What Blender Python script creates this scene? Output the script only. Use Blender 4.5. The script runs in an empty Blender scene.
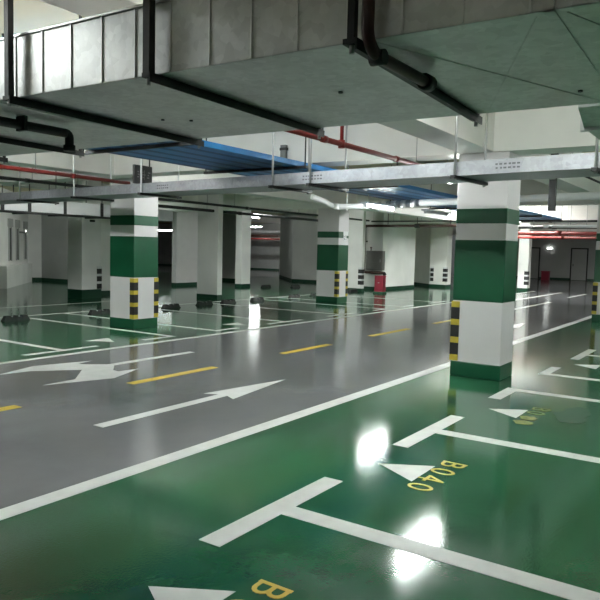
import bpy, bmesh, math, random
from mathutils import Vector, Matrix
random.seed(7)
C = bpy.context.scene.collection
S = bpy.context.scene
PI = math.pi

# ------------------------------------------------------------------ materials
def nt(name):
    m = bpy.data.materials.new(name); m.use_nodes = True
    n = m.node_tree; n.nodes.clear()
    o = n.nodes.new('ShaderNodeOutputMaterial'); p = n.nodes.new('ShaderNodeBsdfPrincipled')
    n.links.new(p.outputs[0], o.inputs[0])
    return m, n, p

def mat(name, col, rough=.6, metal=0., var=.08, scale=6., bump=0., bscale=40., coat=0., stretch=(1, 1, 1), rvar=0.):
    """plain surface with a little procedural mottling of its own colour"""
    m, n, p = nt(name)
    tc = n.nodes.new('ShaderNodeTexCoord'); mp = n.nodes.new('ShaderNodeMapping')
    mp.inputs['Scale'].default_value = stretch
    n.links.new(tc.outputs['Object'], mp.inputs[0])
    no = n.nodes.new('ShaderNodeTexNoise'); no.inputs['Scale'].default_value = scale; no.inputs['Detail'].default_value = 5
    n.links.new(mp.outputs[0], no.inputs['Vector'])
    r = n.nodes.new('ShaderNodeValToRGB')
    r.color_ramp.elements[0].position = .3; r.color_ramp.elements[1].position = .72
    r.color_ramp.elements[0].color = tuple(c * (1 - var) for c in col) + (1,)
    r.color_ramp.elements[1].color = tuple(min(1, c * (1 + var)) for c in col) + (1,)
    n.links.new(no.outputs['Fac'], r.inputs[0]); n.links.new(r.outputs[0], p.inputs['Base Color'])
    p.inputs['Roughness'].default_value = rough; p.inputs['Metallic'].default_value = metal
    if coat:
        p.inputs['Coat Weight'].default_value = coat; p.inputs['Coat Roughness'].default_value = .08
    if rvar:
        mr = n.nodes.new('ShaderNodeMapRange')
        mr.inputs['To Min'].default_value = max(.02, rough - rvar); mr.inputs['To Max'].default_value = rough + rvar
        n.links.new(no.outputs['Fac'], mr.inputs[0]); n.links.new(mr.outputs[0], p.inputs['Roughness'])
    if bump:
        nb = n.nodes.new('ShaderNodeTexNoise'); nb.inputs['Scale'].default_value = bscale; nb.inputs['Detail'].default_value = 3
        n.links.new(tc.outputs['Object'], nb.inputs['Vector'])
        b = n.nodes.new('ShaderNodeBump'); b.inputs['Strength'].default_value = bump; b.inputs['Distance'].default_value = .01
        n.links.new(nb.outputs['Fac'], b.inputs['Height']); n.links.new(b.outputs[0], p.inputs['Normal'])
    return m

def emit(name, col, s):
    m, n, p = nt(name)
    p.inputs['Base Color'].default_value = (.8, .8, .8, 1)
    p.inputs['Emission Color'].default_value = col + (1,); p.inputs['Emission Strength'].default_value = s
    return m

def floor_mat(name, col, var, rough):
    """poured epoxy: broad tonal drift, scuffs, slow waviness in the gloss"""
    m, n, p = nt(name)
    tc = n.nodes.new('ShaderNodeTexCoord')
    a = n.nodes.new('ShaderNodeTexNoise'); a.inputs['Scale'].default_value = .55; a.inputs['Detail'].default_value = 6; a.inputs['Roughness'].default_value = .6
    n.links.new(tc.outputs['Object'], a.inputs['Vector'])
    r = n.nodes.new('ShaderNodeValToRGB')
    r.color_ramp.elements[0].position = .32; r.color_ramp.elements[1].position = .7
    r.color_ramp.elements[0].color = tuple(c * (1 - var) for c in col) + (1,)
    r.color_ramp.elements[1].color = tuple(c * (1 + var) for c in col) + (1,)
    n.links.new(a.outputs['Fac'], r.inputs[0])
    # dusty scuffs
    mp = n.nodes.new('ShaderNodeMapping'); mp.inputs['Scale'].default_value = (.5, 2.2, 1)
    n.links.new(tc.outputs['Object'], mp.inputs[0])
    d = n.nodes.new('ShaderNodeTexNoise'); d.inputs['Scale'].default_value = 1.1; d.inputs['Detail'].default_value = 4
    n.links.new(mp.outputs[0], d.inputs['Vector'])
    dr = n.nodes.new('ShaderNodeMapRange'); dr.inputs['From Min'].default_value = .52; dr.inputs['From Max'].default_value = .8
    dr.inputs['To Max'].default_value = .07
    n.links.new(d.outputs['Fac'], dr.inputs[0])
    mx = n.nodes.new('ShaderNodeMixRGB'); mx.inputs[2].default_value = (.22, .27, .25, 1)
    n.links.new(dr.outputs[0], mx.inputs[0]); n.links.new(r.outputs[0], mx.inputs[1])
    n.links.new(mx.outputs[0], p.inputs['Base Color'])
    mr = n.nodes.new('ShaderNodeMapRange'); mr.inputs['To Min'].default_value = rough * .7; mr.inputs['To Max'].default_value = rough * 1.4
    n.links.new(d.outputs['Fac'], mr.inputs[0]); n.links.new(mr.outputs[0], p.inputs['Roughness'])
    nb = n.nodes.new('ShaderNodeTexNoise'); nb.inputs['Scale'].default_value = 70.; nb.inputs['Detail'].default_value = 2
    n.links.new(tc.outputs['Object'], nb.inputs['Vector'])
    b = n.nodes.new('ShaderNodeBump'); b.inputs['Strength'].default_value = .12; b.inputs['Distance'].default_value = .003
    n.links.new(nb.outputs['Fac'], b.inputs['Height']); n.links.new(b.outputs[0], p.inputs['Normal'])
    p.inputs['Specular IOR Level'].default_value = .62
    return m

def galv(name, col, rough):
    """galvanised sheet with crystal spangle"""
    m, n, p = nt(name)
    tc = n.nodes.new('ShaderNodeTexCoord')
    v = n.nodes.new('ShaderNodeTexVoronoi'); v.inputs['Scale'].default_value = 26
    n.links.new(tc.outputs['Object'], v.inputs['Vector'])
    no = n.nodes.new('ShaderNodeTexNoise'); no.inputs['Scale'].default_value = 3.; no.inputs['Detail'].default_value = 6
    n.links.new(tc.outputs['Object'], no.inputs['Vector'])
    mx = n.nodes.new('ShaderNodeMixRGB'); mx.inputs[0].default_value = .7
    n.links.new(v.outputs['Color'], mx.inputs[1]); n.links.new(no.outputs['Fac'], mx.inputs[2])
    bw = n.nodes.new('ShaderNodeRGBToBW'); n.links.new(mx.outputs[0], bw.inputs[0])
    r = n.nodes.new('ShaderNodeValToRGB')
    r.color_ramp.elements[0].position = .25; r.color_ramp.elements[1].position = .75
    r.color_ramp.elements[0].color = tuple(c * .72 for c in col) + (1,); r.color_ramp.elements[1].color = tuple(c * 1.12 for c in col) + (1,)
    n.links.new(bw.outputs[0], r.inputs[0]); n.links.new(r.outputs[0], p.inputs['Base Color'])
    mr = n.nodes.new('ShaderNodeMapRange'); mr.inputs['To Min'].default_value = rough - .08; mr.inputs['To Max'].default_value = rough + .1
    n.links.new(bw.outputs[0], mr.inputs[0]); n.links.new(mr.outputs[0], p.inputs['Roughness'])
    b = n.nodes.new('ShaderNodeBump'); b.inputs['Strength'].default_value = .12; b.inputs['Distance'].default_value = .02
    n.links.new(no.outputs['Fac'], b.inputs['Height']); n.links.new(b.outputs[0], p.inputs['Normal'])
    p.inputs['Metallic'].default_value = .6
    return m

M = dict(
    green_floor=floor_mat('green epoxy floor', (.019, .098, .046), .32, .085),
    grey_floor=floor_mat('grey epoxy floor', (.165, .165, .175), .16, .11),
    slab=mat('painted concrete slab', (.66, .57, .40), .8, var=.07, scale=1.2),
    beam=mat('white painted concrete', (.80, .79, .765), .75, var=.04, scale=2., bump=.1),
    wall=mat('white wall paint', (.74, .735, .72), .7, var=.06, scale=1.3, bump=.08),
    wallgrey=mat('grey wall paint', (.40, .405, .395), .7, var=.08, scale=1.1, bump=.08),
    white=mat('white column paint', (.66, .635, .645), .55, var=.03, scale=3., bump=.06),
    green=mat('green gloss paint', (.005, .072, .030), .35, var=.10, scale=3.),
    skirt=mat('dark green skirting paint', (.006, .045, .022), .4, var=.12),
    black=mat('black rubber', (.014, .014, .014), .6, var=.2),
    yellow=mat('yellow reflective film', (.52, .40, .045), .45, var=.12, scale=12),
    paint=mat('white road paint', (.60, .60, .585), .42, var=.09, scale=7., stretch=(1, 1, 1)),
    ypaint=mat('yellow road paint', (.58, .40, .035), .45, var=.16, scale=9.),
    worn=mat('worn yellow paint', (.20, .20, .055), .45, var=.45, scale=22.),
    smear=mat('worn pale paint smear', (.045, .11, .068), .25, var=.2, scale=9.),
    duct=galv('galvanised duct sheet', (.66, .665, .66), .42),
    tray=galv('galvanised tray sheet', (.38, .39, .42), .36),
    seam=mat('duct seam flange', (.66, .66, .66), .45, metal=.8),
    darksteel=mat('dark primed steel', (.022, .022, .022), .55, metal=.2, var=.25, scale=20),
    steel=mat('plain hanger steel', (.42, .42, .42), .45, metal=.6),
    red=mat('red fire pipe paint', (.20, .016, .013), .45, var=.12),
    darkred=mat('dark red pipe paint', (.045, .010, .008), .5, var=.25, scale=14),  # much darker than the other red pipes, with mottling
    redbox=mat('red enamel', (.30, .02, .045), .4, var=.12),
    blue=mat('blue enamel', (.010, .16, .42), .38, var=.1),
    bluedark=mat('dark blue enamel', (.008, .05, .17), .45, var=.1),
    pvc=mat('white pvc', (.78, .79, .80), .35, var=.02),
    lag=mat('silver pipe lagging', (.42, .44, .46), .35, metal=.5, var=.12),
    paleduct=mat('pale coated duct', (.62, .62, .63), .55, var=.04),
    greyduct=mat('dull grey duct', (.16, .17, .17), .55, metal=.3, var=.1),
    cabinet=mat('brushed steel cabinet', (.20, .19, .185), .4, metal=.5, var=.1, stretch=(1, 1, 12)),
    sign=mat('dark sign face', (.020, .018, .018), .35, var=.2),
    signink=mat('faded sign lettering', (.16, .15, .15), .5),
    glass=mat('dark glazing', (.010, .011, .012), .2),
    brown=mat('brown lacquered metal', (.06, .028, .020), .45, var=.15),
    ink=mat('dark stencil ink', (.10, .10, .11), .6),
    bright=emit('added fill tube', (.95, 1., .97), 130.),  # stronger emission, only for the added unseen lamps
    tube=emit('lit tube', (.93, 1., .97), 42.),
    farlamp=emit('lit far tube', (.93, 1., .97), 10.),
    spot=emit('lit emergency bulb', (.95, 1., .95), 5.),
)

# ------------------------------------------------------------------ mesh kit
class MB:
    def __init__(s): s.bm = bmesh.new(); s.mi = 0
    def _set(s, fs):
        for f in fs: f.material_index = s.mi
    def box(s, x0, x1, y0, y1, z0, z1, bevel=0., taper=None):
        r = bmesh.ops.create_cube(s.bm, size=1.)
        vs = r['verts']
        for v in vs:
            v.co = Vector((x0 + (v.co.x + .5) * (x1 - x0), y0 + (v.co.y + .5) * (y1 - y0), z0 + (v.co.z + .5) * (z1 - z0)))
        fs = list({f for v in vs for f in v.link_faces}); s._set(fs)
        if bevel:
            es = list({e for v in vs for e in v.link_edges})
            b = bmesh.ops.bevel(s.bm, geom=es, offset=bevel, segments=2, affect='EDGES', profile=.5)
            s._set(b['faces'])
        return s
    def bar(s, a, b, w, h, up=(0, 0, 1)):
        a, b = Vector(a), Vector(b); d = (b - a).normalized(); up = Vector(up)
        if abs(d.dot(up)) > .98: up = Vector((0, 1, 0))
        sx = d.cross(up).normalized(); sz = sx.cross(d).normalized()
        vs = []
        for p in (a, b):
            for i, j in ((-1, -1), (1, -1), (1, 1), (-1, 1)):
                vs.append(s.bm.verts.new(p + sx * i * w / 2 + sz * j * h / 2))
        q = [(0, 1, 2, 3), (7, 6, 5, 4), (0, 4, 5, 1), (1, 5, 6, 2), (2, 6, 7, 3), (3, 7, 4, 0)]
        s._set([s.bm.faces.new([vs[k] for k in f]) for f in q]); return s
    def tube(s, pts, r, n=14, cap=True):
        pts = [Vector(p) for p in pts]; rs = r if isinstance(r, (list, tuple)) else [r] * len(pts)
        rings = []; prev = None
        for i, p in enumerate(pts):
            d = (pts[min(i + 1, len(pts) - 1)] - pts[max(i - 1, 0)]).normalized()
            if prev is None:
                u = d.orthogonal().normalized()
            else:
                u = (prev - d * prev.dot(d)).normalized()
            prev = u; v = d.cross(u)
            rings.append([s.bm.verts.new(p + (u * math.cos(t) + v * math.sin(t)) * rs[i]) for t in [2 * PI * k / n for k in range(n)]])
        fs = []
        for a, b in zip(rings, rings[1:]):
            for k in range(n):
                f = s.bm.faces.new((a[k], a[(k + 1) % n], b[(k + 1) % n], b[k])); f.smooth = True; fs.append(f)
        if cap:
            fs.append(s.bm.faces.new(rings[0][::-1])); fs.append(s.bm.faces.new(rings[-1]))
        s._set(fs); return s
    def prism(s, poly, z0, z1):
        if sum(a[0] * b[1] - b[0] * a[1] for a, b in zip(poly, poly[1:] + poly[:1])) < 0: poly = poly[::-1]
        lo = [s.bm.verts.new((x, y, z0)) for x, y in poly]; hi = [s.bm.verts.new((x, y, z1)) for x, y in poly]
        n = len(poly); fs = [s.bm.faces.new(lo[::-1]), s.bm.faces.new(hi)]
        for k in range(n): fs.append(s.bm.faces.new((lo[k], lo[(k + 1) % n], hi[(k + 1) % n], hi[k])))
        s._set(fs); return s
    def build(s, name, mats, parent=None):
        bmesh.ops.recalc_face_normals(s.bm, faces=s.bm.faces)
        me = bpy.data.meshes.new(name); s.bm.to_mesh(me); s.bm.free()
        for m in (mats if isinstance(mats, (list, tuple)) else [mats]): me.materials.append(M[m])
        o = bpy.data.objects.new(name, me); C.objects.link(o)
        if parent: o.parent = parent
        return o

def tag(o, label, cat, group=None):
    o['label'] = label; o['category'] = cat
    if group: o['group'] = group
    return o
def thing(name, label, cat, loc=(0, 0, 0), rz=0., group=None):
    o = bpy.data.objects.new(name, None); C.objects.link(o); o.empty_display_size = .1
    o.location = loc; o.rotation_euler.z = rz
    return tag(o, label, cat, group)
def struct(o):
    o['kind'] = 'structure'; return o
def copy_tree(o, parent=None):
    c = o.copy(); C.objects.link(c)
    if parent: c.parent = parent
    for ch in list(o.children): copy_tree(ch, c)
    return c
def arc(c, r, a0, a1, ux, uz, n=7):
    c, ux, uz = Vector(c), Vector(ux), Vector(uz)
    return [c + ux * r * math.cos(a0 + (a1 - a0) * k / n) + uz * r * math.sin(a0 + (a1 - a0) * k / n) for k in range(n + 1)]

CEIL = 3.55; SOFF = 2.89

# ------------------------------------------------------------------ the shell
f = MB()
def rect(x0, x1, y0, y1, mi):
    f.mi = mi; f.box(x0, x1, y0, y1, -.2, 0)
XR, XL = 27.0, 31.0          # where the two green bay zones stop at the cross road
rect(-10, XR, -12, 3.52, 0); rect(XR, 49, -12, 3.52, 1)
rect(-10, 49, 3.52, 8.25, 1)
rect(-10, XL, 8.25, 48, 0); rect(XL, 49, 8.25, 48, 1)
struct(f.build('floor', ['green_floor', 'grey_floor']))
m = MB(); m.box(-10, 49, -12, 48, CEIL, CEIL + .2); struct(m.build('ceiling', 'slab'))
for i, (x, y0, y1) in enumerate([(-.35, -12, 48), (8.43, -12, 48), (17.54, -12, 48), (26.6, -12, 17.2), (35.6, -12, 22), (44., -12, 22)]):
    m = MB(); m.box(x, x + .46, y0, y1, SOFF, CEIL); struct(m.build('beam', 'beam'))
for y, w, z in ((2.83, .42, SOFF), (9.92, .44, SOFF), (17.3, .44, 3.2), (-5.6, .44, SOFF), (24.6, .44, 3.2)):
    m = MB(); m.box(-10, 49, y, y + w, z + .002, CEIL); struct(m.build('beam', 'beam'))

def wall(name, poly, z1=CEIL, mats='wall', skirt=.13, z0=0.):
    m = MB(); m.prism(poly, z0, z1); o = struct(m.build(name, mats))
    if skirt:
        # painted green skirting, a thin sleeve round the same footprint
        c = Vector((sum(p[0] for p in poly) / len(poly), sum(p[1] for p in poly) / len(poly)))
        area = sum(a[0] * b[1] - b[0] * a[1] for a, b in zip(poly, poly[1:] + poly[:1]))
        q = poly if area > 0 else poly[::-1]
        n = len(q); out = []
        for k in range(n):
            a, b, d = Vector(q[k - 1]), Vector(q[k]), Vector(q[(k + 1) % n])
            n1 = Vector(((b - a).y, -(b - a).x)).normalized(); n2 = Vector(((d - b).y, -(d - b).x)).normalized()
            t = n1 + n2; t = t / max(.3, t.length_squared) * 2
            out.append(tuple(b + t * .008))
        k = MB(); k.prism(out, 0, skirt); s = struct(k.build('baseboard', 'skirt', o))
    return o

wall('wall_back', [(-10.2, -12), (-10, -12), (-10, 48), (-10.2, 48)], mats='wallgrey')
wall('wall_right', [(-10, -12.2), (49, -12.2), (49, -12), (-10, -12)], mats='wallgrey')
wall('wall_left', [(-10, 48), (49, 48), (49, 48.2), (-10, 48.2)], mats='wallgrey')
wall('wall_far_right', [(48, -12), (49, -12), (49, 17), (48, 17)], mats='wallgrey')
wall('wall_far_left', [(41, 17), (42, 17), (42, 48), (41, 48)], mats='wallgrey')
# piers, cores and the blocks of wall between the bays
wall('wall_core_white', [(28.38, 14.51), (30.4, 15.3), (31.5, 14.6), (29.9, 12.85), (29.9, 12.02), (30.5, 12.02), (33.6, 14.2), (33.6, 17.2), (28.38, 17.2)], mats='beam')
wall('wall_hydrant', [(25.1, 12.9), (28.3, 12.9), (28.3, 15.3), (25.1, 15.3)])
wall('wall_pier_slim', [(23.4, 12.92), (23.6, 12.92), (23.6, 13.6), (23.4, 13.6)])
wall('wall_block_middle', [(31.6, 22.9), (27.84, 19.37), (27.84, 17.81), (33, 17.81), (33, 22.9)])
wall('wall_pier_white', [(19.88, 19.6), (21.19, 19.6), (21.19, 19.85), (19.88, 19.85)], mats='white')
wall('wall_pier_dark', [(15.9, 13.9), (16.12, 13.9), (16.12, 14.75), (15.9, 14.75)])
wall('wall_pier_corner', [(21.62, 17.6), (22.21, 17.6), (22.21, 17.92), (21.62, 17.92)])
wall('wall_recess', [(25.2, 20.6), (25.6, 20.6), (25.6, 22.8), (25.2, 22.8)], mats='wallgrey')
wall('wall_pier_wide', [(12.75, 16.4), (13.45, 16.4), (13.45, 17.05), (12.75, 17.05)], skirt=.27)
wall('wall_pier_lit', [(13.95, 17.4), (14.75, 17.4), (14.75, 18.0), (13.95, 18.0)], mats='beam')
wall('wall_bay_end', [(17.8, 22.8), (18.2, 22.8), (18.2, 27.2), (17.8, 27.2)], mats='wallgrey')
wall('wall_diagonal', [(12.6, 20.95), (17.4, 25.95), (17.8, 25.6), (17.8, 27.2), (16.4, 27.2), (11.6, 21.95)], mats='wall')
wall('wall_side_pier', [(30.6, 8.45), (31.0, 8.45), (31.0, 8.9), (30.6, 8.9)])

# ------------------------------------------------------------------ columns
def guard(parent, cx, cy, sx, sy, w=.10, z0=.2, z1=.98, n=7, loop=1):
    """corner guard wrapping the corner (cx,cy); sx,sy point from the corner along the two faces"""
    g = MB(); t = .012; h = (z1 - z0) / 10
    for k in range(n):
        g.mi = 1 if k % 2 == 0 else 0
        a = z0 + (3 * (k // 2) + (k % 2)) * h; b = a + h * (1 if k % 2 == 0 else 2)
        xs = sorted((cx - sx * t, cx + sx * w)); ys = sorted((cy - sy * t, cy))
        g.box(xs[0], xs[1], ys[0], ys[1], a, b)
        xs = sorted((cx - sx * t, cx)); ys = sorted((cy, cy + sy * w))
        g.box(xs[0], xs[1], ys[0], ys[1], a, b)
    o = g.build('corner_guard', ['black', 'yellow'], parent); o['label'] = 'black and yellow striped corner guard'
    return o

def column(x, y, wx, wy, label, guards, z1=SOFF, sticker=False):
    t = thing('column', label, 'column', (x, y, 0), 0, 'banded parking columns')
    MB().box(0, wx, 0, wy, 0, z1 - .004, .012).build('shaft', 'white', t)
    for nm, a, b in (('green_skirting', 0, .195), ('wide_green_band', .99, 1.785), ('narrow_green_band', 1.99, 2.185)):
        e = .004
        MB().box(-e, wx + e, -e, wy + e, a, b, .012).build(nm, 'green', t)
    for gx, gy in guards:
        cx, sx = (0, 1) if gx == 0 else (wx, -1); cy, sy = (0, 1) if gy == 0 else (wy, -1)
        guard(t, cx, cy, sx, sy)
    if sticker:
        s = MB(); s.tube([(wx * .62, -.005, 2.0), (wx * .62, -.012, 2.0)], .10, 24)
        s.box(wx * .45, wx * .95, -.009, -.004, 2.07, 2.2)
        st = s.build('notice_sticker', 'pvc', t); st['label'] = 'round white sticker over the green band'
        r = MB()
        for k in range(24):
            if k % 12 in (10, 11): continue
            a0, a1 = 2 * PI * k / 24, 2 * PI * (k + 1) / 24
            r.bar((wx * .62 + .065 * math.cos(a0), -.014, 2.0 + .065 * math.sin(a0)), (wx * .62 + .065 * math.cos(a1), -.014, 2.0 + .065 * math.sin(a1)), .004, .014, (0, 1, 0))
        r.build('ring_mark', 'ink', st)
    return t
column(8.43, 2.62, .52, .66, 'large green and white column nearest the camera, beside the near lane', [(0, 1)])
column(8.83, 9.82, .62, .68, 'green and white column at left, standing in the bays across the lane', [(0, 0), (1, 0)])
column(17.54, 10.52, .60, .76, 'green and white column at centre with round white sticker on its band', [(0, 0), (1, 0)], sticker=True)
column(17.76, 2.64, .52, .66, 'green and white column cut off by the right edge of the photo', [(0, 1)])

# striped guards fixed to the plain piers and walls in the distance
def wall_guard(x, y, sx, sy, label, z0=.28, z1=.96, faces=(0, 1)):
    t = thing('corner_guard', label, 'corner guard', (x, y, 0), 0, 'striped guards on far walls')
    g = MB(); n = 6; h = (z1 - z0) / 3
    for k in range(n):
        g.mi = k % 2; za = z0 + (k // 2) * h + (0 if k % 2 == 0 else h * .68); zb = za + h * (.68 if k % 2 == 0 else .32)
        for a in faces:
            xs = sorted((-sx * .016, sx * .16)) if a == 0 else sorted((-sx * .016, -sx * .002)); ys = sorted((-sy * .016, -sy * .002)) if a == 0 else sorted((0, sy * .16))
            g.box(xs[0], xs[1], ys[0], ys[1], za, zb)
    o = g.build('striped_sleeve', ['black', 'paleduct'], t)
    return t
wall_guard(13.45, 16.4, -1, 1, 'striped guard on the grey pier left of the left green column')
wall_guard(23.4, 12.92, 1, 1, 'striped guard just right of the centre column')
wall_guard(29.893, 12.80, 1, -1, 'left striped guard on the bright white wall block', faces=(1,))
wall_guard(29.9, 12.02, 1, 1, 'right striped guard on the bright white wall block')
wall_guard(30.6, 8.45, 1, 1, 'striped guard seen just right of the nearest column')

# ------------------------------------------------------------------ floor markings
PT = .0025
def mark(name, polys, mat_, label, cat, group=None):
    m = MB()
    for p in polys: m.prism(p, .0002, PT)
    return tag(m.build(name, mat_), label, cat, group)
def R4(x0, x1, y0, y1): return [(x0, y0), (x1, y0), (x1, y1), (x0, y1)]
mark('lane_line', [R4(-8, 27, 3.52, 3.67)], 'paint', 'long white line between the grey lane and the near green bays', 'road line')
mark('lane_line', [R4(-8, 31, 8.16, 8.28)], 'paint', 'long white line along the far side of the grey lane', 'road line')
# near bays : T and L marks (crossbar Y 2.29..2.44)
def bay(x, c0, c1, yc0, yc1, yend, w, label, group):
    a, b = sorted((yc1 if abs(yc1 - yend) < abs(yc0 - yend) else yc0, yend))
    return mark('bay_line', [R4(c0, c1, yc0, yc1), R4(x - w / 2, x + w / 2, a, b)], 'paint', label, 'parking line', group)
g1 = 'white bay lines on the near side'
bay(3.31, 2.67, 3.97, 2.29, 2.44, -2.6, .15, 'nearest white T shaped bay line on green floor, lower centre', g1)
bay(5.64, 5.00, 6.30, 2.28, 2.42, -2.6, .15, 'white T shaped bay line with B040 on its near side', g1)
bay(8.00, 7.35, 8.075, 2.26, 2.40, -2.6, .14, 'white L shaped bay line starting at the foot of the nearest column', g1)
bay(9.37, 9.30, 10.05, 2.24, 2.37, -2.6, .14, 'white L shaped bay line just beyond the nearest column', g1)
bay(11.66, 11.02, 12.42, 2.20, 2.33, -2.6, .14, 'short white T shaped bay line near the right edge of the photo', g1)
def tri(cx, y0, half, ln, label):
    return mark('bay_arrow', [[(cx, y0 + ln), (cx - half, y0), (cx + half, y0)]], 'paint', label, 'arrow marking', 'white bay triangles')
tri(2.15, 1.92, .21, .36, 'white triangle cut by the bottom edge of the photo')
tri(4.48, 1.91, .21, .36, 'white triangle pointing out of the bay above B040')
tri(6.82, 1.87, .215, .345, 'white triangle beside the smeared yellow number')
tri(10.5, 1.82, .22, .34, 'faint white triangle near the right edge, farthest of the row')

GL = {'0': [[(.5 + .36 * math.cos(a), .5 + .44 * math.sin(a)) for a in [2 * PI * k / 20 for k in range(21)]]],
      'B': [[(.16, 0), (.16, 1)],
            [(.16, .94), (.5, .94)] + [(.5 + .28 * math.cos(a), .73 + .21 * math.sin(a)) for a in [PI / 2 - PI * k / 8 for k in range(9)]] + [(.16, .52)],
            [(.5, .52)] + [(.5 + .34 * math.cos(a), .29 + .23 * math.sin(a)) for a in [PI / 2 - PI * k / 8 for k in range(9)]] + [(.16, .06)]],
      '4': [[(.64, 0), (.64, 1)], [(.64, .97), (.12, .34)], [(.06, .30), (.94, .30)]]}
def glyph(ch, parent, x, y, w, h, st, pm='ypaint'):
    """painted floor character: reads towards -X, its top towards -Y"""
    m = MB(); z0 = .0002
    for q, line in enumerate(GL[ch]):
        for k, (a, b) in enumerate(zip(line, line[1:])):
            A = Vector((-a[0] * w, -a[1] * h)); B = Vector((-b[0] * w, -b[1] * h)); d = (B - A)
            if d.length < 1e-5: continue
            d.normalize(); n = Vector((-d.y, d.x)) * st / 2; e = d * st * .25
            m.prism([tuple(A - e + n), tuple(A - e - n), tuple(B + e - n), tuple(B + e + n)], z0, PT + .00012 * ((k + q) % 5))
    o = m.build('digit' if ch.isdigit() else 'letter', pm, parent); o.location = (x, y, 0)
    return o
def number(text, x0, y, label, group='yellow bay numbers', pitch=.20, w=.140, h=.18, st=.024, pm='ypaint'):
    t = thing('bay_number', label, 'painted number', (x0, y, 0), 0, group)
    for k, ch in enumerate(text): glyph(ch, t, -k * pitch, 0, w, h, st, pm)
    return t
number('B040', 4.875, 1.905, 'yellow painted bay number reading B040 on the green floor')
number('B0', 2.535, 1.89, 'yellow letter B and zero at the bottom edge of the photo')
t = number('B0', 7.22, 1.86, 'smeared yellow bay number in front of the nearest column', pm='worn')
random.seed(3)
for k in range(2):
    m = MB(); cx, cy = -.53 - .22 * k, -.09
    poly = [(cx + .085 * math.cos(a) * random.uniform(.7, 1.2), cy + .085 * math.sin(a) * random.uniform(.8, 1.2)) for a in [2 * PI * i / 14 for i in range(14)]]
    m.prism(poly, .0002, PT); m.build('worn_digit', 'worn', t)
m = MB(); m.prism([(.14 * random.uniform(.8, 1.2) * math.cos(a) * 2.6 - .1, -.42 + .17 * random.uniform(.7, 1.2) * math.sin(a)) for a in [2 * PI * i / 20 for i in range(20)]], .0002, .0018)
s = m.build('paint_smear', 'smear', t); s['label'] = 'pale rubbed patch over the number'

# dashes on the lane
for k, (x0, x1) in enumerate([(2.2, 3.85), (5.30, 6.78), (8.36, 9.74), (11.26, 12.95), (14.35, 16.0)]):
    lab = ['yellow dash cut by the left edge of the photo', 'yellow dash between the two white lane arrows', 'yellow dash right of the white straight arrow', 'yellow dash at centre, in front of the lane in the middle', 'yellow dash partly behind the nearest column'][k]
    mark('lane_dash', [R4(x0, x1, 5.86 + .02 * k, 5.99 + .02 * k)], 'ypaint', lab, 'road line', 'yellow centre dashes')
for k, (x0, x1, y) in enumerate([(19.8, 24.2, 5.8), (27.6, 30.8, 5.95), (23.6, 31, 7.0)]):
    lab = ['white stroke on grey lane seen just right of the nearest column', 'short white stroke far down the lane, rightmost', 'white stroke farthest down the lane'][k]
    mark('lane_dash', [R4(x0, x1, y, y + .13)], 'paint', lab, 'road line', 'white strokes far down the lane')
def straight_arrow(x, y, label, L=2.86):
    t = mark('lane_arrow', [[(x, y - .065), (x + L * .60, y - .06), (x + L * .60, y + .06), (x, y + .065)],
                            [(x + L * .56, y - .21), (x + L, y), (x + L * .56, y + .21), (x + L * .60, y)]], 'paint', label, 'lane arrow', 'white lane arrows')
    return t
straight_arrow(3.85, 4.73, 'long white straight arrow on the grey lane in the foreground')
straight_arrow(13.2, 4.45, 'distant white arrow on the lane behind the nearest column')
mark('lane_arrow', [[(4.62, 7.52), (5.25, 7.74), (6.02, 7.53), (5.74, 7.46), (5.76, 7.38), (5.98, 7.14), (7.54, 7.14), (7.54, 7.02),
                     (5.98, 7.02), (5.74, 6.76), (5.72, 6.64), (6.02, 6.60), (5.40, 6.34), (4.60, 6.60), (5.05, 6.62), (5.50, 7.07), (5.02, 7.46)]],
     'paint', 'white double headed turn arrow on the left of the lane', 'lane arrow', 'white lane arrows')

# bays across the lane (crossbar Y 8.55..8.65, stems up to Y 13.2)
g2 = 'white bay lines across the lane'
def bayf(x, c0, c1, label): return bay(x, c0, c1, 8.53, 8.64, 13.2, .12, label, g2)
bayf(6.33, 5.66, 6.98, 'white T shaped bay line nearest the left edge of the photo')
bayf(8.62, 7.93, 8.68, 'white L shaped bay line left of the left green column foot')
bayf(9.80, 9.74, 10.47, 'white L shaped bay line right of the left green column foot')
bayf(12.13, 11.48, 12.78, 'white T shaped bay line two thirds of the way from left column to centre column')
bayf(14.55, 13.9, 15.2, 'white T shaped bay line left of the centre column')
bayf(16.95, 16.3, 17.0, 'white L shaped bay line at the foot of the centre column')
bayf(18.13, 18.07, 18.85, 'white L shaped bay line just beyond the centre column')
bayf(20.8, 20.1, 21.5, 'white T shaped bay line far down beyond the centre column')
mark('bay_end_line', [R4(3.5, 23.5, 13.2, 13.31)], 'paint', 'thin white line behind the black wheel stops', 'parking line')
mark('bay_end_line', [R4(4, 13.6, 15.2, 15.3)], 'paint', 'thin white line at the foot of the grey pier at left', 'parking line')
for k, (cx, lab) in enumerate([(7.45, 'pale triangle in the bay left of the left green column'), (10.95, 'pale triangle in the bay right of the left green column')]):
    mark('bay_arrow', [[(cx, 8.75), (cx - .25, 9.2), (cx + .25, 9.2)]], 'paint', lab, 'arrow marking', 'triangles across the lane')

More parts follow.
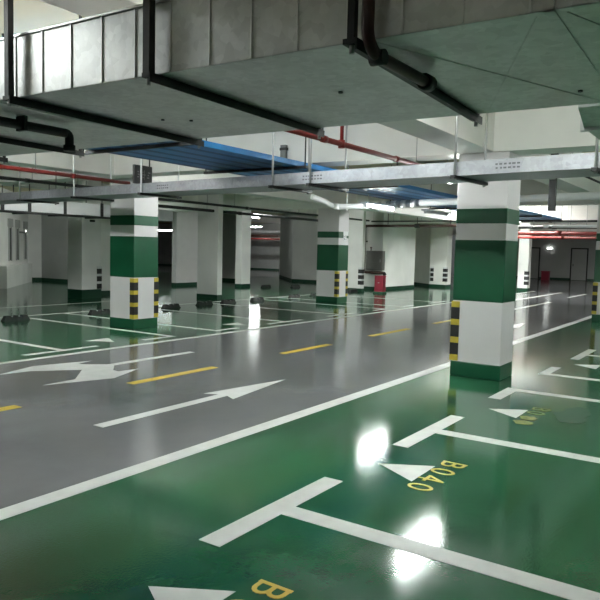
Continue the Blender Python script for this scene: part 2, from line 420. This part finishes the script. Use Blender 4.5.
# ------------------------------------------------------------------ wheel stops
def make_stop():
    t = bpy.data.objects.new('wheel_stop', None); C.objects.link(t)
    b = MB(); w, h = .075, .11; L = .29
    xs = [-L, -L + .05, -.14, -.12, -.04, -.02, .02, .04, .12, .14, L - .05, L]
    hs = [.035, h, h, h - .03, h - .03, h, h, h - .03, h - .03, h, h, .035]
    rings = []
    for x, hh in zip(xs, hs):
        rings.append([b.bm.verts.new(v) for v in ((x, -w, 0), (x, -w * .6, hh), (x, w * .6, hh), (x, w, 0))])
    for a, c in zip(rings, rings[1:]):
        for k in range(4): b.bm.faces.new((a[k], a[(k + 1) % 4], c[(k + 1) % 4], c[k]))
    b.bm.faces.new(rings[0]); b.bm.faces.new(rings[-1][::-1])
    b.build('rubber_body', 'black', t)
    for x in (-.08, .08):
        k = MB(); k.tube([(x, 0, .075), (x, 0, .09)], .018, 8); k.build('bolt', 'steel', t)
    return t
stops = [(8.16, 12.62, 'black wheel stop at the left edge of the photo'),
         (10.26, 12.55, 'black wheel stop just left of the left green column'),
         (12.6, 12.6, 'black wheel stop just right of the left green column'),
         (14.0, 12.7, 'black wheel stop, second to the right of the left green column'),
         (15.0, 12.68, 'black wheel stop beneath the dark recess between two piers'),
         (16.35, 12.66, 'black wheel stop under the glowing far lamp'),
         (18.5, 12.75, 'black wheel stop left of the centre column, in the front row'),
         (19.85, 12.78, 'black wheel stop touching the left side of the centre column'),
         (22.95, 13.05, 'black wheel stop right of the centre column'),
         (22.4, 16.9, 'scalloped black wheel stop in the back row, left one of two'),
         (23.55, 16.2, 'scalloped black wheel stop in the back row, right one of two')]
st0 = make_stop()
for k, (x, y, lab) in enumerate(stops):
    o = st0 if k == 0 else copy_tree(st0)
    o.location = (x, y, 0); tag(o, lab, 'wheel stop', 'black wheel stops')

# ------------------------------------------------------------------ the big duct overhead
DX0, DX1, DZ0, DZ1 = 2.365, 3.885, 2.41, 2.74
dt = thing('air_duct', 'large galvanised air duct crossing the top of the photo', 'duct', (0, 0, DZ0), .03)
MB().box(DX0, DX1, -9, 14, 0, DZ1 - DZ0, .004).build('duct_body', 'duct', dt)
y = 9.0
while y > -1.0:
    m = MB(); m.box(DX0 - .007, DX0 + .001, y - .004, y + .004, .004, DZ1 - DZ0 - .004); m.build('standing_seam', 'seam', dt); y -= .233
m = MB(); m.box(DX0 - .012, DX1 + .012, -9, 14, DZ1 - DZ0 - .003, DZ1 - DZ0 + .008); m.build('top_flange', 'seam', dt)
for y in (3.62, .55, -1.2, 6.7, 9.8):
    m = MB()
    m.box(DX0 - .02, DX1 + .02, y - .018, y + .018, -.006, .002)
    m.box(DX0 - .02, DX0 + .001, y - .018, y + .018, -.006, DZ1 - DZ0)
    m.box(DX1 - .001, DX1 + .02, y - .018, y + .018, -.006, DZ1 - DZ0)
    m.build('joint_flange', 'duct', dt)
# cross-break creases pressed into the underside
for a, b in (((DX0 + .04, .50), (DX1 - .04, -.05)), ((DX0 + .04, -.05), (DX1 - .04, .50)), ((DX0 + .04, 1.2), (DX1 - .04, .6)), ((DX0 + .04, .6), (DX1 - .04, 1.2))):
    m = MB(); m.bar((a[0], a[1], -.001), (b[0], b[1], -.001), .005, .004); m.build('crease', 'duct', dt)
for x, y in ((3.05, 1.72), (3.2, 3.1), (3.3, 2.95), (3.55, .66)):
    m = MB(); m.tube([(x, y, -.008), (x, y, .003)], .012, 10); m.build('rivet', 'darksteel', dt)
# branch that drops and runs off beyond the duct
bt = thing('branch_duct', 'galvanised branch duct dropping at the right edge of the photo', 'duct', (0, 0, 0))
m = MB(); v = [m.bm.verts.new(p) for p in ((3.93, -.6, 2.41), (3.93, .86, 2.41), (3.93, .86, 2.72), (3.93, -.6, 2.72), (4.3, -.6, 2.36), (4.3, .90, 2.36), (4.3, .90, 2.72), (4.3, -.6, 2.72))]
for q in ((0, 1, 2, 3), (7, 6, 5, 4), (0, 4, 5, 1), (1, 5, 6, 2), (2, 6, 7, 3), (3, 7, 4, 0)): m.bm.faces.new([v[k] for k in q])
m.build('transition', 'duct', bt)
MB().box(4.3, 6.2, -.6, .90, 2.36, 2.72, .004).build('duct_body', 'duct', bt)
MB().box(4.28, 4.32, -.62, .92, 2.345, 2.735).build('joint_flange', 'seam', bt)
for x in (5.4,):
    m = MB(); m.bar((x, .97, 2.32), (x, .97, CEIL), .012, .012); m.bar((x, -.66, 2.32), (x, -.66, CEIL), .012, .012); m.build('hanger_rod', 'steel', bt)
    m = MB(); m.box(x - .02, x + .02, -.7, 1.0, 2.325, 2.36); m.build('hanger_bar', 'darksteel', bt)

# trapeze hangers : leg on each side and an angle bar under the duct
def duct_hanger(y, label, w=.045, leg=.035):
    t = thing('duct_hanger', label, 'hanger', (DX0 - .03 * y, y, 0), .055, 'trapeze hangers under the big duct')
    W = DX1 - DX0
    m = MB(); m.box(-.075, W + .07, -w / 2, w / 2, DZ0 - .028, DZ0 - .007); m.box(-.075, W + .07, -w / 2, -w / 2 + .006, DZ0 - .05, DZ0 - .007)
    m.build('cross_bar', 'darksteel', t)
    top = CEIL - .001
    if 2.7 < y < 3.35: top = SOFF
    for x in (-.055, W + .045):
        m = MB(); m.box(x - leg / 2, x + leg / 2, -leg / 2, leg / 2, DZ0 - .03, top); m.build('hanger_leg', 'darksteel', t)
        m = MB(); m.tube([(x, 0, DZ0 - .062), (x, 0, DZ0 - .028)], .011, 6); m.build('nut', 'steel', t)
    return t
duct_hanger(3.46, 'dark trapeze hanger at the lit left end of the big duct', .06, .035)
duct_hanger(2.40, 'dark trapeze hanger at the middle of the big duct, ending above the red pipe', .05, .04)
duct_hanger(1.33, 'dark trapeze hanger beside the red pipe bend under the big duct', .06, .03)
duct_hanger(4.80, 'dark trapeze hanger near the left edge, ending over the blue trays', .04, .02)
duct_hanger(5.88, 'dark trapeze hanger cut by the left edge of the photo', .04, .02)
# red pipe that hugs the duct
m = MB(); px_, py_, r = 2.26, 1.255, .024
m.tube([(px_, py_, CEIL), (px_, py_, 2.46)] + arc((px_ + .09, py_, 2.44), .09, PI, 1.5 * PI, (1, 0, 0), (0, 0, 1)) + [(2.8, py_, 2.35)] + arc((2.8, py_ , 2.375), .025, -PI / 2, 0, (1, 0, 0), (0, 0, 1), 3), r, 14)
rp = thing('sprinkler_pipe', 'dark red pipe bending under the big duct beside its hanger', 'pipe', (0, 0, 0))
m.build('pipe', 'darkred', rp)
m = MB(); m.tube([(2.78, py_, 2.35), (2.84, py_, 2.35)], .036, 12); m.build('coupling', 'darksteel', rp)
m = MB(); m.tube([(2.35, py_ - .03, 2.345), (2.35, py_ + .03, 2.345)], .03, 10); m.build('hanger_clamp', 'darksteel', rp)
# lagged pipe under the left end of the duct
lp = thing('lagged_pipe', 'dark lagged pipe stub under the duct at the left edge', 'pipe', (0, 3.94, 0))
m = MB(); m.tube([(-1.0, 0, 2.352), (2.93, 0, 2.352)] + arc((2.93, 0, 2.322), .03, PI / 2, 0, (1, 0, 0), (0, 0, 1), 4) + [(2.96, 0, 2.25)], .030, 14); m.build('pipe', 'darksteel', lp)
m = MB(); m.tube([(2.96, 0, 2.235), (2.96, 0, 2.275)], .04, 12); m.build('end_cap', 'black', lp)
for x in (.6, 2.6):
    m = MB(); m.box(x - .012, x + .012, -.045, .045, 2.315, DZ0 + (-.002 if x > DX0 else CEIL - DZ0)); m.build('hanger_strap', 'darksteel', lp)

# ------------------------------------------------------------------ cable tray
TR = math.atan(.085)
TX, TY = 6.62, 2.0
def tp(u, v, z): # u across, v along
    return (u, v, z)
tt = thing('cable_tray', 'wide galvanised cable tray running across in front of the columns', 'cable tray', (TX, TY, 2.40), -TR)
W_ = .66
m = MB(); m.box(0, W_, -10, 24, 0, .006); m.build('tray_floor', 'tray', tt)
m = MB(); m.box(-.004, 0, -10, 24, 0, .135); m.box(-.004, .022, -10, 24, .131, .137); m.build('front_flange', 'tray', tt)
m = MB(); m.box(W_, W_ + .004, -10, 24, 0, .135); m.build('rear_flange', 'tray', tt)
m = MB(); m.box(.0, W_, -10, 24, .137, .142); m.build('tray_lid', 'tray', tt)
for y in (-.4, 1.7, 3.9, 6.1, 8.4, 10.6):
    m = MB(); m.box(-.009, -.004, y - .055, y + .055, .012, .125); m.build('joint_plate', 'tray', tt)
for y, n in ((2.35, 7), (5.15, 6), (-.05, 6)):
    m = MB()
    for row in (0, 1):
        for k in range(n):
            w = random.uniform(.02, .036); yy = y + k * .045
            m.box(-.0052, -.004, yy, yy + w, .045 + row * .038, .062 + row * .038)
    s = m.build('stencil_mark', 'ink', tt); s['label'] = 'faded stencilled marks'
def tray_hanger(y, label, arm=0., col='steel'):
    # local frame of the tray
    t = thing('tray_hanger', label, 'hanger', (TX + (y - TY) * .085, y, 0), -TR, 'rod hangers of the cable tray')
    h = SOFF if 2.7 < y < 3.3 or 9.9 < y < 10.4 else CEIL
    for u in (-.03, W_ + .035):
        m = MB(); m.tube([(u, 0, 2.345), (u, 0, h)], .013, 8); m.build('hanger_rod', col, t)
        m = MB(); m.tube([(u, 0, 2.352), (u, 0, 2.366)], .022, 6); m.tube([(u, 0, 2.399), (u, 0, 2.403)], .02, 6); m.build('nut', 'steel', t)
    m = MB(); m.box(-.08, W_ + .09 + arm, -.025, .025, 2.366, 2.399); m.build('arm', 'darksteel', t)
    return t
tray_hanger(1.25, 'tray hanger at the right edge of the photo')
tray_hanger(2.62, 'tray hanger with its arm showing in front of the nearest column')
tray_hanger(4.50, 'tray hanger next to the red upright pipe at the centre of the photo')
tray_hanger(5.10, 'tray hanger under the blue trays')
tray_hanger(7.72, 'pale tray hanger beside the dark hanging sign', 0., 'pvc')
tray_hanger(9.50, 'pale tray hanger left of the left green column', 0., 'pvc')
tray_hanger(11.25, 'tray hanger near the left edge of the photo')

# ------------------------------------------------------------------ blue trunking above the tray
for k in range(5):
    y = 5.36 + k * .30
    t = thing('blue_trunking', ['blue trunking, rightmost of the five parallel runs', 'blue trunking, second from the right of the five runs', 'blue trunking, middle one of the five parallel runs',
              'blue trunking, second from the left of the five runs', 'blue trunking, leftmost of the five parallel runs'][k], 'trunking', (0, y, 2.74), 0, 'blue trunking runs')
    MB().box(3.95, 22.6, -.105, .105, 0, .07, .006).build('trunk', 'blue', t)
    m = MB(); m.box(3.95, 22.6, .108, .188, .0, .012); m.build('side_flange', 'bluedark', t)
tb = thing('trunking_hanger', 'steel cross bars and rods carrying the blue trunking', 'hanger', (0, 0, 0))
for x in (5.4, 7.62, 10.4, 13.75, 16.0, 19.6, 22):
    m = MB(); m.box(x - .02, x + .02, 5.1, 6.95, 2.70, 2.737); m.build('cross_bar', 'darksteel', tb)
    for y in (5.13, 6.92):
        m = MB(); m.tube([(x, y, 2.70), (x, y, CEIL)], .01, 6); m.build('hanger_rod', 'darksteel', tb)

# ------------------------------------------------------------------ pipes
def pipe(label, pts, r, mt, fittings=(), hangers=(), top=CEIL, name='pipe_run', n=12):
    t = thing(name, label, 'pipe', (0, 0, 0))
    m = MB(); m.tube(pts, r, n); m.build('pipe', mt, t)
    for p, d in fittings:
        p, d = Vector(p), Vector(d); m = MB(); m.tube([p - d * r * 1.4, p + d * r * 1.4], r * 1.3, n); m.build('coupling', mt, t)
    for x, y, z in hangers:
        m = MB(); m.tube([(x, y, z + r * .9), (x, y, top)], .009, 6); m.build('hanger_rod', 'steel', t)
        m = MB(); m.tube([(x - .0, y, z - r * 1.15), (x, y, z + r * 1.15)], .016, 6); m.build('clip', 'steel', t)
    return t
X_ = (1, 0, 0); Y_ = (0, 1, 0)
rr = pipe('red sprinkler pipe slanting over the tray at the centre of the photo', [(3.98, 3.64, 2.70), (8.42, 3.60, 2.70)], .028, 'red', [((5.7, 3.62, 2.70), X_), ((7.3, 3.61, 2.70), X_)])
m = MB(); m.tube([(6.05, 3.625, 2.70), (6.05, 3.625, CEIL)], .02, 12); m.build('riser', 'red', rr)
m = MB(); m.tube([(6.05, 3.625, 2.66), (6.05, 3.625, 2.74)], .036, 12); m.build('tee', 'red', rr)
pipe('red pipe at the upper left, running above the cable tray', [(3.9, 9.14, 2.70), (8.2, 9.25, 2.70)], .03, 'red', [((5.7, 9.19, 2.70), X_), ((7.0, 9.22, 2.7), X_)], [(6.3, 9.2, 2.70), (4.5, 9.15, 2.7)])
pipe('black pipe with short drop rods at the left edge, above the tray', [(3.9, 10.9, 2.72), (8.9, 10.9, 2.72)], .03, 'darksteel', [((7.3, 10.9, 2.72), X_)], [(7.4, 10.9, 2.72), (7.9, 10.9, 2.72), (8.38, 10.9, 2.72)])
pipe('dark pipe under the beams, upper of the pair between left and centre columns', [(12.5, 13.0, 2.835), (24.0, 13.0, 2.835)], .035, 'darksteel', [((16.2, 13.0, 2.835), X_)], [(14.4, 13.0, 2.835), (15.6, 13.0, 2.835), (19.0, 13.0, 2.835)])
pipe('dark pipe under the beams, lower of the pair between left and centre columns', [(12.9, 14.1, 2.745), (24.5, 14.1, 2.745)], .045, 'darksteel', [((17.2, 14.1, 2.745), X_)], [(15.6, 14.1, 2.745), (19.2, 14.1, 2.745)])
# white waste pipe with elbow, lagging
wp = thing('waste_pipe', 'white waste pipe with an elbow beside the centre column top', 'pipe', (0, 0, 0))
m = MB(); m.tube([(12.7, 8.35, 2.80), (13.1, 8.25, 2.72), (13.2, 8.15, 2.64), (13.2, 8.0, 2.60), (13.2, 7.1, 2.605)], .06, 16); m.build('pipe', 'pvc', wp)
m = MB(); m.tube([(13.2, 7.12, 2.605), (13.2, 5.95, 2.65)], .075, 16); m.build('lagging', 'lag', wp)
for k in range(5):
    y = 7.0 - k * .23; m = MB(); m.tube([(13.2, y + .06, 2.609 + k * .008), (13.2, y - .06, 2.613 + k * .008)], .083, 16); m.build('lagging_band', 'pvc', wp)
m = MB(); m.tube([(13.2, 5.97, 2.65), (13.2, 2.2, 2.72)], .07, 16); m.build('far_pipe', 'pvc', wp)
m = MB(); m.tube([(13.2, 8.02, 2.60), (13.2, 7.9, 2.60)], .07, 16); m.build('coupling', 'pvc', wp)
for y in (7.72, 4.2):
    m = MB(); m.tube([(13.2, y, 2.5), (13.2, y, CEIL)], .02, 8); m.build('hanger_rod', 'pvc', wp)
# pipes to the fire hydrant wall
hp = thing('hydrant_pipe', 'dark pipe crossing the bright wall and dropping beside the steel cabinet', 'pipe', (0, 0, 0))
m = MB(); m.tube([(24.9, 7.6, 2.67), (24.9, 13.56, 2.67)] + arc((24.9, 13.56, 2.57), .10, PI / 2, 0, Y_, (0, 0, 1), 5) + [(24.9, 13.66, .85)] + arc((24.9, 13.56, .84), .10, 0, -PI / 2, Y_, (0, 0, 1), 5) + [(24.9, 12.7, .74)], .055, 12)
m.build('pipe', 'brown', hp)
for y in (12.6, 11.3, 9.9, 8.6):
    m = MB(); m.tube([(24.9, y, 2.72), (24.9, y, CEIL)], .014, 6); m.build('hanger_rod', 'darksteel', hp)
m = MB(); m.tube([(24.9, 11.2, 2.67), (24.9, 11.4, 2.67)], .085, 12); m.build('coupling', 'darksteel', hp)
m = MB(); m.tube([(24.9, 12.72, .74), (24.9, 12.66, .64)], .07, 12); m.build('valve', 'darksteel', hp)
m = MB(); m.box(24.83, 25.102, 13.62, 13.70, 2.0, 2.05); m.build('wall_clip', 'darksteel', hp)
pipe('thin dark pipe with drop rods just above the hydrant pipe', [(24.6, 7.6, 2.84), (24.6, 13.2, 2.84)], .03, 'darksteel', (), [(24.6, y, 2.84) for y in (13.1, 12.2, 11.0, 9.8, 8.8)])
# far right services
for k, (x, z, r, mt, lab) in enumerate([(25.4, 2.42, .075, 'red', 'thick red pipe far right, above the grey far wall'), (25.9, 2.28, .05, 'red', 'thin red pipe far right, lowest of the pipes'),
                                        (24.8, 2.62, .06, 'darksteel', 'dark pipe above the red pipes at far right'), (24.2, 2.80, .04, 'darksteel', 'thin dark pipe, topmost of the far right pipes'),
                                        (23.6, 2.60, .05, 'pvc', 'white pipe above the red pipes at far right')]):
    yb = 8.2 if mt != 'pvc' else 7.4
    pipe(lab, [(x, -4, z), (x, yb - .4 * k, z)], r, mt, [((x, y, z), Y_) for y in (1.5, 4.2, 6.0)], [(x, y, z) for y in (3.5 + .3 * k, 5.6 + .2 * k)])
for k, (z, r, mt, lab) in enumerate([(2.86, .09, 'paleduct', 'pale pipe high on the distant wall right of the glowing lamp'), (2.55, .10, 'brown', 'reddish brown pipe on the distant wall right of the glowing lamp'), (2.32, .06, 'red', 'lowest red pipe on the distant wall right of the glowing lamp')]):
    pipe(lab, [(39.5 - .5 * k, 25.5, z), (39.5 - .5 * k, 36, z)], r, mt, (), [(39.5 - .5 * k, y, z) for y in (28, 31, 34)])
vb = thing('steel_channel', 'dark vertical steel channel hanging at the upper right', 'hanger', (10.6, 2.62, 0))
MB().box(-.04, .04, -.05, .05, 2.28, CEIL).build('hanging_channel', 'darksteel', vb)
m = MB(); m.tube([(-.07, 0, 2.75), (-.07, 0, 2.95)], .05, 10); m.build('clamp', 'steel', vb)
cc = pipe('thin dark conduit slanting across the upper right', [(9.3, 2.3, 2.84), (15.5, 2.2, 2.84)], .018, 'darksteel', (), [(10.2, 2.28, 2.84), (14, 2.22, 2.84)])
st = thing('conduit_stub', 'short dark conduit fixed upright on the white beam above the tray', 'conduit', (8.40, 6.05, 0))
MB().box(-.025, .025, -.05, .05, 2.86, 3.18).build('conduit', 'greyduct', st)
MB().box(-.03, .03, -.06, .06, 3.1, 3.14).build('clip', 'darksteel', st)

# pale ventilation duct at the left, behind the left column
pd = thing('ventilation_duct', 'pale flat ventilation duct running behind the left green column', 'duct', (0, 14.5, 0))
MB().box(8.6, 14.55, 0, .6, 2.36, 2.68, .005).build('duct_body', 'paleduct', pd)
for x in (9.05, 9.75, 10.75, 11.9, 13.6):
    m = MB(); m.box(x - .035, x + .035, -.04, -.006, 2.30, 2.70); m.build('hanger_leg', 'darksteel', pd)
    m = MB(); m.tube([(x, -.02, 2.69), (x, -.02, CEIL)], .012, 6); m.tube([(x, .63, 2.31), (x, .63, CEIL)], .012, 6); m.build('hanger_rod', 'darksteel', pd)
    m = MB(); m.box(x - .025, x + .025, -.05, .66, 2.30, 2.33); m.build('cross_bar', 'darksteel', pd)
m = MB(); m.tube([(8.6, -.06, 2.325), (12.9, -.06, 2.325)], .03, 10); m.build('edge_pipe', 'darksteel', pd)

# ------------------------------------------------------------------ hanging sign
sg = thing('hanging_sign', 'small dark hanging sign above the tray near the left green column', 'sign', (7.19, 8.02, 2.56))
MB().box(0, .37, -.02, .02, 0, .29, .006).build('panel', 'sign', sg)
m = MB()
random.seed(11)
for gx, gw in ((.05, .06), (.13, .10), (.26, .06)):
    for k in range(3):
        x = gx + random.uniform(0, gw * .4); w = gw * random.uniform(.35, .8)
        m.box(x, min(.345, x + w), -.0225, -.019, .10 + k * .04, .115 + k * .04)
m.box(.15, .158, -.0225, -.019, .07, .22); m.box(.20, .208, -.0225, -.019, .07, .22)
s = m.build('faded_lettering', 'signink', sg)
for x in (.17, .33):
    m = MB(); m.tube([(x, 0, .285), (x, 0, CEIL - 2.56)], .011, 6); m.build('hanging_rod', 'darksteel', sg)

# ------------------------------------------------------------------ fire equipment
cb = thing('hydrant_cabinet', 'steel fire hydrant cabinet on the wall right of the centre column', 'cabinet', (24.88, 12.78, .84))
MB().box(0, .218, 0, .78, 0, .80, .012).build('body', 'cabinet', cb)
d = MB().box(-.018, -.001, .03, .75, .04, .76, .006).build('door', 'cabinet', cb)
m = MB(); m.box(-.035, -.018, .09, .115, .32, .45); m.build('handle', 'steel', d)
m = MB(); m.tube([(.05, .58, .80), (.05, .58, .93)], .025, 8); m.tube([(.05, .58, .90), (.05, .58, .96)], .045, 8); m.build('bell', 'brown', cb)
ex = thing('extinguisher_box', 'red fire extinguisher box on the floor under the steel cabinet', 'fire equipment box', (23.2, 11.98, 0))
MB().box(-.13, .13, -.17, .19, .06, .66, .012).build('body', 'redbox', ex)
MB().box(-.16, .16, -.20, .22, 0, .07, .01).build('base', 'smear', ex)
MB().box(-.14, .14, -.18, .20, .655, .69, .008).build('lid', 'redbox', ex)
m = MB(); m.box(-.145, -.13, -.02, .04, .4, .43); m.build('latch', 'steel', ex)
sx = thing('extinguisher_box', 'small faded red box standing by the far wall at right', 'fire equipment box', (46.2, 11.6, 0))
MB().box(-.15, .15, -.25, .25, 0, .55, .015).build('body', 'redbox', sx)
MB().box(-.16, .16, -.27, .27, .54, .60, .01).build('lid', 'redbox', sx)

# far wall furniture
def emergency(x, y, z, label, gap):
    t = thing('emergency_light', label, 'emergency light', (x, y, z), 0, 'twin bulb emergency lights')
    MB().box(-.05, .0, -gap * .5 - .05, gap * .5 + .05, -.05, .02, .006).build('case', 'greyduct', t)
    for s in (-1, 1):
        m = MB(); m.tube([(-.10, s * gap / 2, .05), (-.03, s * gap / 2, .05)], [.065, .04], 12); m.build('bulb', 'spot', t)
    return t
emergency(47.99, 11.85, 2.06, 'twin bulb emergency light on the far wall at right', .17)
e2 = emergency(16.46, 24.9, 2.05, 'twin bulb emergency light on the diagonal wall at left', 1.35); e2.rotation_euler.z = -PI / 4
# slots of dark glazing in the diagonal wall, and the low plinth under them
DIR = Vector((4.8, 5.0)).normalized(); NRM = Vector((DIR.y, -DIR.x))
def onwall(s): return Vector((12.6, 20.95)) + DIR * s
for k, s in enumerate((3.15, 4.5, 6.1)):
    p = onwall(s); t = struct(bpy.data.objects.new('window_%d' % (k + 1), None)); C.objects.link(t)
    t.location = (p.x, p.y, 0); t.rotation_euler.z = math.atan2(DIR.y, DIR.x)
    MB().box(-.17, .17, -.03, .005, .95, 2.15).build('window_pane', 'glass', t)
    MB().box(-.22, -.17, -.05, .005, .92, 2.45).build('window_frame', 'wallgrey', t)
    MB().box(.17, .24, -.05, .005, .92, 2.45).build('window_frame', 'wallgrey', t)
    MB().box(-.30, .30, -.08, .0, 2.2, 2.5).build('window_head', 'wallgrey', t)
pl = onwall(1.2); q = onwall(6.0)
m = MB(); m.prism([tuple(pl), tuple(q), tuple(q + NRM * .3), tuple(pl + NRM * .3)], 0, .78); struct(m.build('trim_plinth', 'wall'))
# doors in the far right wall
for k, (y, w) in enumerate([(9.9, .95), (13.0, .9)]):
    t = struct(bpy.data.objects.new('door_%d' % (k + 1), None)); C.objects.link(t); t.location = (47.99, y, 0)
    MB().box(-.03, .0, -w / 2, w / 2, .02, 2.1).build('door_leaf', 'wallgrey', t)
    m = MB(); m.box(-.06, .0, -w / 2 - .08, -w / 2, 0, 2.18); m.box(-.06, .0, w / 2, w / 2 + .08, 0, 2.18); m.box(-.06, 0, -w / 2 - .08, w / 2 + .08, 2.1, 2.18); m.build('door_frame', 'darksteel', t)
    m = MB(); m.box(-.07, -.03, w / 2 - .12, w / 2 - .08, .95, 1.1); m.build('door_handle', 'darksteel', t)
# grey spot fitting on the grey pier
sp = thing('wall_spotlight', 'small dark unlit spot fitting on the grey pier at left', 'light', (13.08, 16.4, 2.3))
MB().box(-.12, .02, -.16, -.08, -.03, .04, .01).build('head', 'darksteel', sp)
MB().box(-.02, .02, -.10, .0, .0, .03).build('bracket', 'darksteel', sp)

# ------------------------------------------------------------------ lamps
def lamp(x, y, z, label, ln=1.25, axis='x', group='tube lamps', tubes=1, mt='tube', top=CEIL):
    t = thing('tube_lamp', label, 'lamp', (x, y, z), 0 if axis == 'x' else PI / 2, group)
    h = ln / 2
    MB().box(-h, h, -.11, .11, .045, .085, .006).build('housing', 'pvc', t)
    for k in range(tubes):
        yy = 0 if tubes == 1 else (-.045 + .09 * k)
        m = MB(); m.tube([(-h + .03, yy, .018), (h - .03, yy, .018)], .024, 12); m.build('tube', mt, t)
    for s in (-1, 1):
        m = MB(); m.box(s * h - .03, s * h + .03, -.03, .03, -.012, .05); m.build('end_holder', 'pvc', t)
        m = MB(); m.tube([(s * h * .8, 0, .08), (s * h * .8, 0, top - z)], .006, 6); m.build('hanger_rod', 'steel', t)
    return t
lamp(12.45, 6.50, 2.50, 'lit tube lamp under the blue trays, right of the centre column', top=2.74)
lamp(14.75, 6.22, 2.50, 'unlit white tube lamp under the blue trays, beside the nearest column', mt='pvc', top=2.74)
lamp(8.85, 3.82, 2.64, 'lit tube lamp hidden above the cable tray left of the nearest column', 1.35, tubes=2)
lamp(26.9, 21.05, 3.15, 'small glowing lamp in the distance left of the wall block', .7, mt='farlamp')
lamp(31.0, 31.4, 2.62, 'long thin lit tube far behind the left column', 3.6, 'y', mt='farlamp')
# unseen lamps added to brighten the beams, walls and floor
hid = 'lamps hidden by the ducts and beams'
out = 'added fill lamp out of sight behind ducts, beams or the picture edge'
for x, y, z, ax, mt in [(4.6, .2, 3.42, 'y', 'tube'), (4.6, 1.75, 3.42, 'y', 'tube'), (4.5, 4.3, 3.42, 'y', 'tube'), (4.5, 6.0, 3.42, 'y', 'tube'), (4.5, 8.3, 3.42, 'y', 'tube'), (4.5, 10.4, 3.42, 'y', 'bright'),
                        (9.55, 8.2, 3.42, 'y', 'tube'), (9.5, 12.6, 3.42, 'y', 'tube'), (9.6, .6, 3.3, 'y', 'tube'), (18.6, 7.2, 3.42, 'y', 'bright'), (18.6, 14.2, 3.42, 'y', 'bright'), (18.6, 1, 3.42, 'y', 'bright'),
                        (27.6, 8.0, 3.42, 'y', 'bright'), (27.6, 1.0, 3.42, 'y', 'bright'), (36.6, 7.5, 3.42, 'y', 'tube'), (36.6, 1.0, 3.42, 'y', 'tube'), (25.5, 8.8, 3.45, 'y', 'bright'), (25.5, 7.5, 3.45, 'y', 'bright'),
                        (5.5, -3.2, 2.7, 'x', 'tube'), (10.5, -3.4, 2.7, 'x', 'tube'), (15.0, -3.0, 2.7, 'x', 'tube'), (21, -3, 2.9, 'x', 'tube'), (37.6, 24.2, 3.42, 'y', 'bright'), (15.9, 19.9, 3.2, 'x', 'tube'), (37.0, 29.0, 3.1, 'y', 'tube')]:
    lamp(x, y, z, out, 1.25, ax, hid, 2, mt)
lamp(1.2, 5.0, 3.27, 'tube lamp above the lit left end of the big duct, out of the picture', .7, 'x', hid, 2)

# ------------------------------------------------------------------ camera, world, view
A = ((0.56200582, -0.0477997, 0.82575096), (-0.82677401, -0.06188562, 0.55911977), (0.02437635, -0.99693799, -0.07429963))
cam = bpy.data.cameras.new('camera'); co = bpy.data.objects.new('camera', cam); C.objects.link(co)
mw = Matrix.Identity(4)
for r in range(3):
    mw[r][0] = A[r][0]; mw[r][1] = -A[r][1]; mw[r][2] = -A[r][2]
mw[0][3], mw[1][3], mw[2][3] = 0, 0, 1.6
co.matrix_world = mw
cam.sensor_width = 36; cam.sensor_fit = 'HORIZONTAL'; cam.lens = 672 / 600 * 36; cam.clip_start = .05; cam.clip_end = 300
S.camera = co
w = bpy.data.worlds.new('world'); S.world = w; w.use_nodes = True
w.node_tree.nodes['Background'].inputs[0].default_value = (.5, .52, .52, 1); w.node_tree.nodes['Background'].inputs[1].default_value = .05
S.view_settings.view_transform = 'Standard'; S.view_settings.look = 'None'; S.view_settings.gamma = 1; S.view_settings.use_curve_mapping = False
S.view_settings.exposure = 1.5
S.cycles.use_denoising = True
S.cycles.max_bounces = 10; S.cycles.diffuse_bounces = 6; S.cycles.glossy_bounces = 5
S.cycles.sample_clamp_indirect = 6
